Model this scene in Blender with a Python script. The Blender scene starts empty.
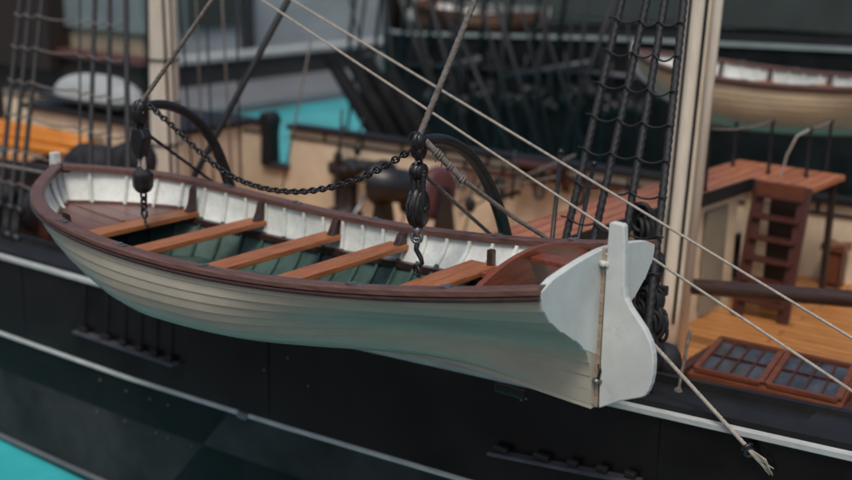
import bpy, bmesh, math, random
from math import sin, cos, pi, radians
from mathutils import Vector as V, Matrix
random.seed(7)
S = bpy.context.scene
COL = S.collection

# ------------------------------------------------------------------ camera
CAM = V((3.33540951, -6.05794192, 1.84839069))
F, PIT, YAW, ROL = 1150.0, radians(15), radians(37.9), radians(1)
FW = V((-sin(YAW)*cos(PIT), cos(YAW)*cos(PIT), -sin(PIT)))
R0 = V((cos(YAW), sin(YAW), 0)); U0 = R0.cross(FW)
RT = R0*cos(ROL) + U0*sin(ROL); UP = U0*cos(ROL) - R0*sin(ROL)
def on(px, py, ax, val):
    """point of the place seen at a pixel of the survey photograph, on the plane ax = val"""
    d = FW*F + RT*(px-426) - UP*(py-240)
    i = 'XYZ'.index(ax)
    return CAM + d*((val-CAM[i])/d[i])
cam = bpy.data.cameras.new('camera'); co = bpy.data.objects.new('camera', cam); COL.objects.link(co)
m = Matrix((RT, UP, -FW)).transposed().to_4x4(); m.translation = CAM
co.matrix_world = m
cam.sensor_width = 36; cam.lens = F/852*36; cam.clip_start = .05; cam.clip_end = 2000
cam.dof.use_dof = True; cam.dof.focus_distance = 7.85; cam.dof.aperture_fstop = 0.64; cam.dof.aperture_blades = 9
S.camera = co

# ------------------------------------------------------------------ light
w = bpy.data.worlds.new('World'); S.world = w; w.use_nodes = True
nt = w.node_tree; bg = nt.nodes['Background']; sky = nt.nodes.new('ShaderNodeTexSky')
sky.sky_type = 'NISHITA'; sky.sun_disc = False
SUN_EL, SUN_AZ = radians(58), radians(150)     # azimuth measured from +Y towards +X
sky.sun_elevation = SUN_EL; sky.sun_rotation = SUN_AZ
sky.air_density = 1.0; sky.dust_density = 4.0; sky.ozone_density = 1.0
bg.inputs[1].default_value = 0.088
nt.links.new(sky.outputs[0], bg.inputs[0])
sl = bpy.data.lights.new('sun', 'SUN'); so = bpy.data.objects.new('sun', sl); COL.objects.link(so)
sl.energy = 1.2; sl.angle = radians(16); sl.color = (1, .95, .88)
sd = V((sin(SUN_AZ)*cos(SUN_EL), cos(SUN_AZ)*cos(SUN_EL), sin(SUN_EL)))
so.rotation_euler = (-sd).to_track_quat('-Z', 'Y').to_euler()
S.view_settings.view_transform = 'Standard'; S.view_settings.look = 'None'
S.view_settings.exposure = 0.34; S.view_settings.gamma = 1

# ------------------------------------------------------------------ materials
def mat(name, col, rough=.6, var=.12, scale=6., metal=0., bump=.0, bscale=60., stretch=(1,1,1), spec=.5, col2=None, dirt=.0):
    mm = bpy.data.materials.new(name); mm.use_nodes = True
    n = mm.node_tree; N = n.nodes; L = n.links; b = N['Principled BSDF']
    tc = N.new('ShaderNodeTexCoord'); mp = N.new('ShaderNodeMapping'); mp.inputs['Scale'].default_value = stretch
    L.new(tc.outputs['Object'], mp.inputs[0])
    no = N.new('ShaderNodeTexNoise'); no.inputs['Scale'].default_value = scale; no.inputs['Detail'].default_value = 6; no.inputs['Roughness'].default_value = .65
    L.new(mp.outputs[0], no.inputs['Vector'])
    r = N.new('ShaderNodeValToRGB'); r.color_ramp.elements[0].position = .3; r.color_ramp.elements[1].position = .72
    c2 = col2 or tuple(c*(1-var*2) for c in col)
    r.color_ramp.elements[0].color = (*c2, 1); r.color_ramp.elements[1].color = (*[min(1, c*(1+var*.6)) for c in col], 1)
    L.new(no.outputs[0], r.inputs[0])
    src = r.outputs[0]
    if dirt:
        n2 = N.new('ShaderNodeTexNoise'); n2.inputs['Scale'].default_value = scale*4.3; n2.inputs['Detail'].default_value = 9; n2.inputs['Roughness'].default_value = .75
        L.new(tc.outputs['Object'], n2.inputs['Vector'])
        r2 = N.new('ShaderNodeValToRGB'); r2.color_ramp.elements[0].position = .56; r2.color_ramp.elements[1].position = .74
        L.new(n2.outputs[0], r2.inputs[0])
        mx = N.new('ShaderNodeMix'); mx.data_type = 'RGBA'; mx.blend_type = 'MULTIPLY'
        mu = N.new('ShaderNodeMath'); mu.operation = 'MULTIPLY'; mu.inputs[1].default_value = dirt
        L.new(r2.outputs[0], mu.inputs[0]); L.new(mu.outputs[0], mx.inputs['Factor'])
        L.new(src, mx.inputs['A']); mx.inputs['B'].default_value = (.35, .3, .25, 1); src = mx.outputs['Result']
    L.new(src, b.inputs['Base Color'])
    b.inputs['Metallic'].default_value = metal; b.inputs['Specular IOR Level'].default_value = spec
    rr = N.new('ShaderNodeMapRange'); rr.inputs[3].default_value = max(.03, rough-.1); rr.inputs[4].default_value = min(1, rough+.12)
    L.new(no.outputs[0], rr.inputs[0]); L.new(rr.outputs[0], b.inputs['Roughness'])
    if bump:
        n3 = N.new('ShaderNodeTexNoise'); n3.inputs['Scale'].default_value = bscale; n3.inputs['Detail'].default_value = 5
        L.new(mp.outputs[0], n3.inputs['Vector'])
        bp = N.new('ShaderNodeBump'); bp.inputs['Strength'].default_value = bump; bp.inputs['Distance'].default_value = .01
        L.new(n3.outputs[0], bp.inputs['Height']); L.new(bp.outputs[0], b.inputs['Normal'])
    return mm
def wood(name, col, rough=.5, grain=(1.2, 14, 14), var=.25, **k):
    return mat(name, col, rough, var, 3.0, bump=.25, bscale=8, stretch=grain, **k)
def planks(name, col, width, rough=.45, axis=1, seam=(.03, .02, .015), length=3.):
    mm = mat(name, col, rough, .22, 2.5, stretch=(1, 9, 9) if axis == 1 else (9, 1, 9))
    n = mm.node_tree; N = n.nodes; L = n.links; b = N['Principled BSDF']
    src = b.inputs['Base Color'].links[0].from_socket
    tc = N.new('ShaderNodeTexCoord'); mp = N.new('ShaderNodeMapping')
    if axis == 0: mp.inputs['Rotation'].default_value = (0, 0, pi/2)
    L.new(tc.outputs['Object'], mp.inputs[0])
    br = N.new('ShaderNodeTexBrick'); br.inputs['Scale'].default_value = 1; br.inputs['Brick Width'].default_value = length
    br.inputs['Row Height'].default_value = width; br.inputs['Mortar Size'].default_value = width*.05; br.inputs['Mortar Smooth'].default_value = .2
    br.inputs['Color1'].default_value = (1, 1, 1, 1); br.inputs['Color2'].default_value = (.78, .74, .7, 1); br.inputs['Mortar'].default_value = (*seam, 1)
    L.new(mp.outputs[0], br.inputs['Vector'])
    mx = N.new('ShaderNodeMix'); mx.data_type = 'RGBA'; mx.blend_type = 'MULTIPLY'; mx.inputs['Factor'].default_value = 1
    L.new(src, mx.inputs['A']); L.new(br.outputs[0], mx.inputs['B']); L.new(mx.outputs['Result'], b.inputs['Base Color'])
    return mm
M = dict(
    hullc=mat('cream_hull_paint', (.47, .44, .35), .42, .08, 2.2, bump=.08, bscale=40, stretch=(1, 3, 3), dirt=.25),
    white=mat('white_paint', (.60, .635, .605), .4, .10, 2.3, bump=.12, bscale=35, dirt=.3),
    inner=mat('worn_white_paint', (.72, .75, .70), .5, .12, 7, bump=.2, bscale=60, dirt=.6),
    green=mat('dark_green_paint', (.06, .115, .095), .5, .25, 5, bump=.15, dirt=.3),
    rail=wood('brown_varnished_rail', (.055, .026, .022), .30, dirt=.4),
    railtop=wood('weathered_brown_rail', (.155, .08, .064), .40, dirt=.4),
    thwart=wood('orange_brown_wood', (.42, .145, .052), .42, (14, 1.2, 14)),
    thwartx=wood('red_brown_wood', (.26, .075, .035), .42),
    back=wood('red_brown_board', (.23, .062, .03), .38, (14, 1.2, 14)),
    foredeck=planks('maroon_deck_boards', (.20, .088, .082), .17, .30, 1, (.35, .3, .28), 9.),
    black=mat('black_paint', (.012, .012, .013), .55, .3, 4, bump=.1),
    iron=mat('black_iron', (.016, .016, .018), .36, .3, 12, bump=.3, bscale=30),
    steel=mat('grey_metal', (.30, .30, .30), .35, .2, 20, metal=.8),
    hullb=mat('black_hull_paint', (.009, .0092, .0095), .2, .35, 1.2, bump=.02, bscale=6),
    hullg=mat('charcoal_hull_paint', (.038, .040, .042), .6, .3, 1.2, spec=.1),  # painted reflections on the lower plating, plain charcoal on the second ship
    mould=mat('white_moulding_paint', (.48, .51, .50), .35, .15, 4, stretch=(1, 6, 6), dirt=.35),
    cream=mat('cream_bulwark_paint', (.72, .58, .41), .55, .12, 2, dirt=.2),
    mast=mat('cream_mast_paint', (.86, .78, .64), .45, .1, 3, stretch=(4, 4, .6), dirt=.2),
    deck=planks('orange_deck_planks', (.62, .27, .085), .16, .4, 1),
    bridge=planks('red_orange_deck_planks', (.52, .19, .095), .16, .45, 0),
    mahog=wood('mahogany', (.165, .054, .028), .35),
    mahogd=wood('dark_mahogany', (.075, .024, .017), .4, (14, 14, 1.2)),
    boom=wood('dark_brown_spar', (.06, .035, .028), .32),
    hullr=mat('dull_black_paint', (.017, .018, .019), .75, .3, 2, spec=.06),
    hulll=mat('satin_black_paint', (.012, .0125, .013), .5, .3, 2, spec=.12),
    ledge=mat('purple_grey_paint', (.075, .072, .09), .4, .3, 5),
    slate=mat('grey_slate', (.20, .235, .25), .6, .2, .8),
    batten=wood('light_brown_batten', (.24, .14, .11)),
    postw=wood('tan_brown_wood', (.40, .31, .23)),
    glass=mat('blue_grey_panes', (.065, .075, .092), .12, .4, 4, spec=.7),
    rope_l=mat('pale_rope', (.42, .37, .31), .85, .2, 30),
    rope_g=mat('grey_rope', (.20, .175, .155), .85, .3, 30),
    rope_d=mat('tarred_rope', (.016, .017, .019), .62, .3, 30),
    orange=wood('bright_orange_spar_paint', (.70, .24, .025), .4),
    water=mat('turquoise_water', (.055, .50, .54), .12, .16, .5, bump=.5, bscale=1.6, spec=.3),
    quay=mat('grey_concrete', (.15, .165, .18), .8, .15, .5, dirt=.3),
    pave=planks('added_paving_slabs', (.085, .088, .092), 3.2, .8, 1, (.25, .25, .25), 4.5),
    quayd=mat('dark_concrete', (.03, .034, .037), .7, .2, .6),
    quayl=mat('pale_coping', (.36, .40, .41), .7, .15, .8),
    wallg=mat('blue_grey_wall', (.36, .42, .45), .6, .12, .25, stretch=(1, 1, 3)),
    greenw=mat('grey_green_wall', (.05, .068, .062), .6, .25, .3),
    stripe=mat('pale_wall_band', (.30, .34, .33), .6, .2, .5),
    maroon=mat('maroon_roof_paint', (.13, .05, .052), .5, .2, 2),
    brownd=wood('dark_brown_boards', (.030, .016, .013), .5),
    beige=mat('beige_wall', (.28, .24, .17), .7, .15, .6),
    canvas=mat('pale_canvas', (.36, .39, .39), .8, .1, 3, bump=.2, bscale=20),
    tan=mat('tan_hull_paint', (.58, .46, .30), .45, .12, 2, stretch=(1, 3, 3), dirt=.3),
    brown=mat('brown_hull_paint', (.30, .18, .11), .45, .12, 2, dirt=.3),
    darkcl=mat('dark_canvas', (.02, .022, .028), .7, .4, 8, bump=.6, bscale=15),
)

# ------------------------------------------------------------------ mesh builder
class MB:
    def __init__(s): s.v = []; s.f = []; s.mi = []; s.sm = []
    def add(s, vs, fs, mi=0, smooth=True):
        o = len(s.v); s.v += [tuple(p) for p in vs]
        for f in fs: s.f.append(tuple(i+o for i in f)); s.mi.append(mi); s.sm.append(smooth)
        return s
    def box(s, c, d, rot=None, mi=0, bev=0.0):
        c = V(c); x, y, z = [k/2 for k in d]
        if bev <= 0:
            vs = [V((a*x, b*y, e*z)) for a in (-1, 1) for b in (-1, 1) for e in (-1, 1)]
            fs = [(0,1,3,2), (4,6,7,5), (0,4,5,1), (2,3,7,6), (0,2,6,4), (1,5,7,3)]
        else:
            bm = bmesh.new(); bmesh.ops.create_cube(bm, size=1)
            for q in bm.verts: q.co = V((q.co.x*2*x, q.co.y*2*y, q.co.z*2*z))
            bmesh.ops.bevel(bm, geom=bm.edges[:], offset=bev, segments=2, profile=.6, affect='EDGES')
            bm.verts.index_update(); vs = [q.co.copy() for q in bm.verts]; fs = [tuple(q.index for q in f.verts) for f in bm.faces]; bm.free()
        if rot is not None: vs = [rot @ p for p in vs]
        return s.add([p+c for p in vs], fs, mi, False)
    def quadbox(s, A, B, d, up=(0, 0, 1), mi=0, bev=0):
        """box along A-B; d = (width, height)"""
        A, B = V(A), V(B); x = (B-A); l = x.length; x.normalize(); y = V(up).cross(x).normalized(); z = x.cross(y)
        R = Matrix((x, y, z)).transposed()
        return s.box((A+B)/2, (l, d[0], d[1]), R, mi, bev)
    def tube(s, pts, r, n=8, closed=False, lobes=0, pitch=.1, amp=.16, mi=0, caps=True, flat=1.0):
        pts = [V(p) for p in pts]; k = len(pts); rr = r if isinstance(r, (list, tuple)) else [r]*k
        T = []
        for i in range(k):
            a = pts[(i-1) % k] if closed or i > 0 else pts[0]; b = pts[(i+1) % k] if closed or i < k-1 else pts[-1]
            T.append((b-a).normalized())
        nrm = T[0].orthogonal().normalized(); vs = []; dist = 0
        if flat != 1.0:
            nrm = T[0].cross(V((1, 0, 0))).normalized() if abs(T[0].x) < .9 else nrm
        for i in range(k):
            if i: dist += (pts[i]-pts[i-1]).length
            nrm = (nrm - T[i]*nrm.dot(T[i])).normalized(); bn = T[i].cross(nrm)
            for j in range(n):
                a = 2*pi*j/n; q = rr[i]
                if lobes: q *= 1 + amp*abs(cos(lobes*.5*(a - 2*pi*dist/pitch)))*2 - amp
                vs.append(pts[i] + nrm*cos(a)*q + bn*sin(a)*q*flat)
        fs = []
        for i in range(k if closed else k-1):
            for j in range(n):
                a, b = i*n+j, i*n+(j+1) % n; c, d = ((i+1) % k)*n+(j+1) % n, ((i+1) % k)*n+j
                fs.append((a, b, c, d))
        if caps and not closed: fs += [tuple(range(n))[::-1], tuple((k-1)*n+j for j in range(n))]
        return s.add(vs, fs, mi, True)
    def lathe(s, prof, c, axis=(0, 0, 1), n=20, mi=0):
        """prof: (radius, height) along axis"""
        c = V(c); z = V(axis).normalized(); x = z.orthogonal().normalized(); y = z.cross(x); vs = []
        for r, h in prof:
            for j in range(n):
                a = 2*pi*j/n; vs.append(c + z*h + x*cos(a)*r + y*sin(a)*r)
        fs = [(i*n+j, i*n+(j+1) % n, (i+1)*n+(j+1) % n, (i+1)*n+j) for i in range(len(prof)-1) for j in range(n)]
        fs += [tuple(range(n))[::-1], tuple((len(prof)-1)*n+j for j in range(n))]
        return s.add(vs, fs, mi, True)
    def ell(s, c, r, rot=None, n=14, mi=0):
        prof = [(max(1e-3, sin(pi*i/n)), -cos(pi*i/n)) for i in range(n+1)]; o = len(s.v)
        s.lathe(prof, (0, 0, 0), n=n+4, mi=mi); c = V(c)
        for i in range(o, len(s.v)):
            p = V(s.v[i]); p = V((p.x*r[0], p.y*r[1], p.z*r[2])); s.v[i] = tuple((rot @ p if rot else p)+c)
        return s
    def ring(s, c, R, r, axis=(0, 0, 1), n=20, k=8, stretch=None, mi=0):
        c = V(c); z = V(axis).normalized(); x = V(stretch[0]).normalized() if stretch else z.orthogonal().normalized(); y = z.cross(x); q = stretch[1] if stretch else 1
        return s.tube([c + x*cos(2*pi*i/n)*R*q + y*sin(2*pi*i/n)*R for i in range(n)], r, k, closed=True, mi=mi)
    def prism(s, outline, off, mi=0):
        """outline: 3-D loop; extruded by off"""
        n = len(outline); o = V(off); vs = [V(p) for p in outline] + [V(p)+o for p in outline]
        fs = [tuple(range(n))[::-1], tuple(range(n, 2*n))] + [(i, (i+1) % n, n+(i+1) % n, n+i) for i in range(n)]
        return s.add(vs, fs, mi, False)
    def build(s, name, material, parent=None, bev=0.0, auto=True, split=40):
        me = bpy.data.meshes.new(name); base = V(parent['_b']) if parent and '_b' in parent else V((0, 0, 0))
        me.from_pydata([tuple(V(p)-base) for p in s.v], [], s.f)
        for mm in (material if isinstance(material, (list, tuple)) else [material]): me.materials.append(mm)
        for p, a, b in zip(me.polygons, s.mi, s.sm): p.material_index = a; p.use_smooth = b
        bm = bmesh.new(); bm.from_mesh(me)
        bmesh.ops.recalc_face_normals(bm, faces=bm.faces[:])
        bm.to_mesh(me); bm.free(); me.update()
        o = bpy.data.objects.new(name, me); COL.objects.link(o)
        if parent: o.parent = parent; o['_b'] = tuple(base)
        if bev:
            b = o.modifiers.new('bevel', 'BEVEL'); b.width = bev; b.segments = 2; b.limit_method = 'ANGLE'; b.angle_limit = radians(35); b.harden_normals = False
        return o
def tag(o, label, cat, group=None, kind=None):
    o['label'] = label; o['category'] = cat
    if group: o['group'] = group
    if kind: o['kind'] = kind
    return o
def thing(name, loc, label, cat, group=None, kind=None):
    o = bpy.data.objects.new(name, None); COL.objects.link(o); o.location = loc; o['_b'] = tuple(loc); o.empty_display_size = .1
    return tag(o, label, cat, group, kind)
def struct(name, mb, m):
    o = mb.build(name, m); o['kind'] = 'structure'; return o
def copy_tree(o, parent=None):
    c = o.copy(); COL.objects.link(c); c.parent = parent
    for ch in list(o.children): copy_tree(ch, c)
    return c
def line(A, B, n=2, sag=0.0):
    A, B = V(A), V(B); return [A.lerp(B, i/(n-1)) - V((0, 0, 4*sag*(i/(n-1))*(1-i/(n-1)))) for i in range(n)]
def rope_mb(pts, r, mb=None, pitch=None, n=9):
    """three-strand laid rope along a polyline"""
    mb = mb or MB(); pitch = pitch or r*2.3; out = []
    for a, b in zip(pts, pts[1:]):
        l = (b-a).length; k = max(2, int(l/(pitch/4)))
        out += [a.lerp(b, i/k) for i in range(k)]
    out.append(pts[-1]); return mb.tube(out, r, n, lobes=3, pitch=pitch*3, amp=.13)
def smooth(a, b, x):
    x = min(1, max(0, (x-a)/(b-a))); return x*x*(3-2*x)
def interp(tab, x):
    if x <= tab[0][0]: return tab[0][1]
    for (a, p), (b, q) in zip(tab, tab[1:]):
        if x <= b: return p + (q-p)*(x-a)/(b-a)
    return tab[-1][1]

# ================================================================== LIFEBOAT
XB, E1, BM, BS, Q1, ZB, ZS, ZD, Q2 = -5.696, 1.492, .263, .691, .774, -.275, -.131, .274, 14.046
def gun(t):
    b = BS*max(0, 1-(1-t)**Q2)**E1 + BM*sin(pi*t**Q1)
    return XB*(1-t), b, ZB*(1-t)+ZS*t-ZD*4*t*(1-t)
KEEL = [(-5.7, -1.06), (-4.8, -1.19), (-4.16, -1.235), (-3.5, -1.235), (-2.8, -1.19), (-2.2, -1.13), (-1.6, -1.05), (-1.1, -.99), (-.6, -1.01), (0, -1.045)]
def zkeel(x): return sum(interp(KEEL, x+.12*k) for k in range(-3, 4))/7
TRS = [(0, 1), (.06, 1.0), (.14, .95), (.24, .83), (.34, .64), (.44, .42), (.53, .25), (.62, .16), (.74, .10), (1, .05)]
def sec(v, t):
    mid = max(0, 1-v**2.8)**.47; ste = interp(TRS, v); bow = max(0, 1-v**1.45)**.82
    ws = smooth(.5, .98, t); wb = 1-smooth(.02, .38, t)
    return (mid*(1-wb)+bow*wb)*(1-ws)+ste*ws
def hp(t, v, off=0.):
    """point on the near (-Y) side of the moulded hull"""
    x, b, zg = gun(t); zk = zkeel(x)
    z = zg + (zk-zg)*v; y = max(.03, b*sec(v, t)) if b > .03 else b*max(.03, sec(v, t))
    x2 = x + 1.0*(1-t)**5*v**2.4
    p = V((x2, -y, z))
    if off:
        a, c = gun(t)[1]*sec(max(0, v-.02), t), gun(t)[1]*sec(min(1, v+.02), t)
        dz = (zk-zg)*.04; n = V((0, dz, (c-a)))          # tangent (0,-(c-a),dz)
        n = V((0, -abs(dz), -abs(a-c))).normalized(); p += n*off
    return p
ts = sorted(set([round(1-(1-i/70)**1.0, 4) for i in range(71)] + [.002, .005, .009, .02, .03, .04, 1-4.728/5.696]))
NSTR = 9
vk = [.0] + [.05 + .95*(i/NSTR)**1.08 for i in range(1, NSTR+1)]
vk[-1] = 1.0
def mirror(p): return V((p.x, -p.y, p.z))
boat = thing('lifeboat', (-2.85, 0, -1.06), 'cream clinker lifeboat with white transom hanging from two black davits', 'lifeboat', 'clinker lifeboats')
def hull_profile(t):
    out = []
    for k in range(NSTR):
        for j in range(4):
            f = j/3; v = vk[k]+(vk[k+1]-vk[k])*f
            lap = .0075*(1-smooth(.72, .95, v))*min(1, t*14)*f**1.3
            out.append(hp(t, v, lap))
    return out
h = MB()
for side in (0, 1):
    rows = [hull_profile(t) for t in ts]; n = len(rows[0])
    vs = [mirror(p) if side else p for r in rows for p in r]
    h.add(vs, [(i*n+j, i*n+j+1, (i+1)*n+j+1, (i+1)*n+j) for i in range(len(rows)-1) for j in range(n-1)])
hull = h.build('hull', M['hullc'], boat)
for e in hull.data.polygons: e.use_smooth = True
# hard lap edges between strakes
bm = bmesh.new(); bm.from_mesh(hull.data)
for e in bm.edges:
    if len(e.link_faces) == 2 and e.calc_face_angle(0) > radians(28): e.smooth = False
bm.to_mesh(hull.data); bm.free()
# inner skin
def inner(v0, v1, name, m, k=14):
    b = MB(); tt = [t for t in ts if t >= .009]
    for side in (0, 1):
        rows = [[hp(t, v0+(v1-v0)*j/k, -.045*min(1, t*18)) for j in range(k+1)] for t in tt]
        for r, t in zip(rows, tt):
            for j, p in enumerate(r):
                q = hp(t, v0+(v1-v0)*j/k)
                if q.y > -.14 and t > .3: p.x, p.y, p.z = q.x, q.y*.3, max(p.z, q.z)
                p.y = min(p.y, 0)
        n = k+1
        b.add([mirror(p) if side else p for r in rows for p in r], [(i*n+j, (i+1)*n+j, (i+1)*n+j+1, i*n+j+1) for i in range(len(rows)-1) for j in range(k)])
    return b.build(name, m, boat)
inner(.0, .40, 'upper_lining', M['inner'])
inner(.40, .95, 'lower_lining', M['green'])
# ribs
for i in range(24):
    t = .04+.925*i/23; wd = .026
    for side in (0, 1):
        rows = []; b = MB()
        for j in range(13):
            v = .03+.85*j/12
            p0, p1 = hp(t, v, -.046), hp(t, v, -.075)
            if side: p0, p1 = mirror(p0), mirror(p1)
            rows.append((p0-V((wd/2, 0, 0)), p1-V((wd/2, 0, 0)), p1+V((wd/2, 0, 0)), p0+V((wd/2, 0, 0)), v))
        for a, c in zip(rows, rows[1:]):
            b.add([*a[:4], *c[:4]], [(0, 1, 5, 4), (1, 2, 6, 5), (2, 3, 7, 6)], 0 if a[4] < .38 else 1, False)
        b.add(rows[0][:4], [(0, 1, 2, 3)], 0, False)
        b.build('rib', [M['inner'], M['green']], boat)
# gunwale cap and rubbing strake
def sweep(prof_fn, name, m, bev=0, t0=0., t1=1.0, smoothf=False):
    """closed section swept along both sides, joined at the bow"""
    tt = [t for t in ts if t0 <= t <= t1]; path = [(t, 1) for t in reversed(tt)] + [(t, 0) for t in tt if t > 0]
    b = MB(); n = None; vs = []
    for t, s_ in path:
        pr = prof_fn(t); n = len(pr); vs += [mirror(p) if s_ else p for p in pr]
    k = len(path)
    fs = [(i*n+j, i*n+(j+1) % n, (i+1)*n+(j+1) % n, (i+1)*n+j) for i in range(k-1) for j in range(n)] + [tuple(range(n)), tuple((k-1)*n+j for j in range(n))]
    b.add(vs, fs, 0, smoothf); return b.build(name, m, boat, bev)
def nrm_out(t):
    e = .004; a, c = gun(max(0, t-e)), gun(min(1, t+e)); d = V((c[0]-a[0], -(c[1]-a[1]), 0)).normalized()
    n = V((d.y, -d.x, 0));
    if n.y > 0: n = -n
    if t <= .0005: n = V((-1, 0, 0))
    return n
def rail_sec(t):
    x, b, z = gun(t); p = V((x, -b, z)); n = nrm_out(t)
    o, i_ = .035, -.075
    if t < .003: i_ = -.11
    q = lambda a, dz: V((p.x+n.x*a, min(p.y+n.y*a, 0.0), z+dz))
    return [q(o-.012, .030), q(o, .018), q(o, -.012), q(o-.008, -.02), q(i_, -.02), q(i_, .022), q(i_+.012, .030)]
sweep(rail_sec, 'gunwale', M['railtop'])
def rub_sec(t):
    x, b, z = gun(t); p = V((x, -b, z)); n = nrm_out(t)
    q = lambda a, dz: V((p.x+n.x*a, min(p.y+n.y*a, 0.0), z+dz))
    return [q(-.01, -.024), q(.030, -.024), q(.040, -.034), q(.038, -.046), q(.026, -.055), q(-.01, -.055)]
sweep(rub_sec, 'rubbing_strake', M['rail'])
def in_sec(t):
    z0 = hp(t, .42, -.05); d = V((0, 1, 0)) if t > .03 else V((0, 0, 0))
    return [z0+V((0, 0, .02)), z0+V((0, .05, .02)), z0+V((0, .05, -.03)), z0+V((0, 0, -.03))]
sweep(in_sec, 'riser', M['rail'], t0=.17)
# stem, keel, sternpost
b = MB()
prof = [hp(0, j/16) for j in range(17)]
for p in prof: p.y = 0
out = [p+V((-.05, 0, 0 if j < 12 else -.03)) for j, p in enumerate(prof)]
loop = [V((p.x+.05, -.028, p.z)) for p in prof] + [V((p.x, -.028, p.z)) for p in reversed(out)]
loop[0].z += .06; loop[-1].z += .06
b.prism(loop, (0, .056, 0)); b.build('stem', M['white'], boat, .006)
b = MB(); b.box((-5.69, 0, -.215), (.075, .075, .13), bev=.008); b.build('stem_head', M['white'], boat)
b = MB()
kx = [-4.6+4.6*i/40 for i in range(41)]; kl = [V((x, -.032, zkeel(x)+.02)) for x in kx] + [V((x, -.032, zkeel(x)-.035)) for x in reversed(kx)]
b.prism(kl, (0, .064, 0)); b.build('keel', M['hullc'], boat, .006)
def half_in(x, z):
    """half width of the lining at x, z"""
    t = 1-x/XB; _, bb, zg = gun(t); zk = zkeel(x); v = (z-zg)/(zk-zg); return max(.02, bb*sec(v, t)-.05)
# floor
b = MB(); rows = []
for i in range(25):
    x = -5.0+3.9*i/24; y = max(.03, min(.5, half_in(x, -.985)-.03))
    rows.append([(x, -y, -.985), (x, y, -.985)])
b.add([p for r in rows for p in r], [(i*2, i*2+1, i*2+3, i*2+2) for i in range(24)], 0, False); b.build('bottom_boards', M['green'], boat)
# thwarts, knees
TH = [(-4.63, -.665, .21), (-3.93, -.665, .20), (-3.06, -.645, .20), (-2.30, -.585, .19)]
for x, z, wd in TH:
    b = MB(); y = half_in(x, z-.03)-.006; b.box((x, 0, z), (wd, 2*y, .045), bev=.008); th = b.build('thwart', M['thwart'], boat)
    for s_ in (-1, 1):
        k = MB(); zg = gun(1-x/XB)[2]
        k.prism([(x-.03+.10, s_*(y+.005), z+.022), (x-.03+.10, s_*(y-.10), z+.022), (x-.03+.10, s_*(y-.055), z+.10), (x-.03+.10, s_*(y-.03), zg-.02), (x-.03+.10, s_*(y+.01), zg+.005)], (-.06, 0, 0))
        k.build('knee', M['rail'], boat, .005)
# foredeck following the lining
b = MB(); tt = [t for t in ts if .012 <= t <= 1-(-4.728)/XB+1e-4]; rows = []
for t in tt:
    x = XB*(1-t); z = -.668 + .085*(1-t)**6 ; y = half_in(x, z)*min(1, t*30)
    rows.append([V((x+.09*(1-t)**14, y*(j/4-1), z)) for j in range(9)])
n = 9
b.add([p for r in rows for p in r], [(i*n+j, i*n+j+1, (i+1)*n+j+1, (i+1)*n+j) for i in range(len(rows)-1) for j in range(n-1)], 0, False)
b.build('foredeck', M['foredeck'], boat)
b = MB(); vs = []; nn_ = 20
for i in range(nn_+1):
    x = -5.46+.725*i/nn_; t = 1-x/XB; z = -.668+.085*(1-t)**6
    vs += [(x, -.016, z-.01), (x, -.014, z+.009), (x, .014, z+.009), (x, .016, z-.01)]
b.add(vs, [(i*4+j, i*4+j+1, i*4+j+5, i*4+j+4) for i in range(nn_) for j in range(3)] + [(0, 1, 2, 3), (nn_*4, nn_*4+1, nn_*4+2, nn_*4+3)], 0, False); b.build('deck_batten', M['batten'], boat)
def fd_sec(t):
    x = XB*(1-t)+.09*(1-t)**14; z = -.668+.085*(1-t)**6; y = half_in(XB*(1-t), z)*min(1, t*30)
    return [V((x, -y, z+.018)), V((x, -max(0, y-.05), z+.018)), V((x, -max(0, y-.05), z-.012)), V((x, -y, z-.012))]
sweep(fd_sec, 'deck_edge_batten', M['railtop'], t0=.012, t1=1-(-4.728)/XB+1e-4)
# stern benches and backboard
b = MB(); zb = -.52; y = half_in(-1.33, zb-.03)-.014
b.box((-1.33, 0, zb), (.24, 2*y, .045), bev=.008); b.build('thwart', M['thwart'], boat)
for s_ in (-1, 1):
    b = MB(); pts = []
    for i in range(7):
        x = -1.209+.70*i/6; pts.append((x, s_*(half_in(x, zb-.03)-.010), zb-.022))
    pts += [(-.509, s_*.36, zb-.022), (-1.209, s_*.42, zb-.022)]
    b.prism(pts, (0, 0, .043)); b.build('side_bench', M['thwartx'], boat, .006)
    k = MB(); k.box((-1.25, s_*(y-.03), -.44), (.05, .05, .12), bev=.006); k.build('knee', M['rail'], boat)
b = MB(); ol = []
for i in range(25):
    a = -1+2*i/24; ol.append((-.52, a*.70, -.10-.15*abs(a)**2.0))
ol += [(-.52, half_in(-.5, z)*sg-.01*sg, z) for sg, zz in ((1, (-.3, -.4, -.5)), (-1, (-.5, -.4, -.3))) for z in zz]
b.prism(ol, (.04, 0, 0)); b.build('backboard', M['back'], boat, .006)
b = MB(); b.box((-.27, .0, -.16), (.42, .14, .03), bev=.005); b.build('tiller_board', M['back'], boat)
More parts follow.
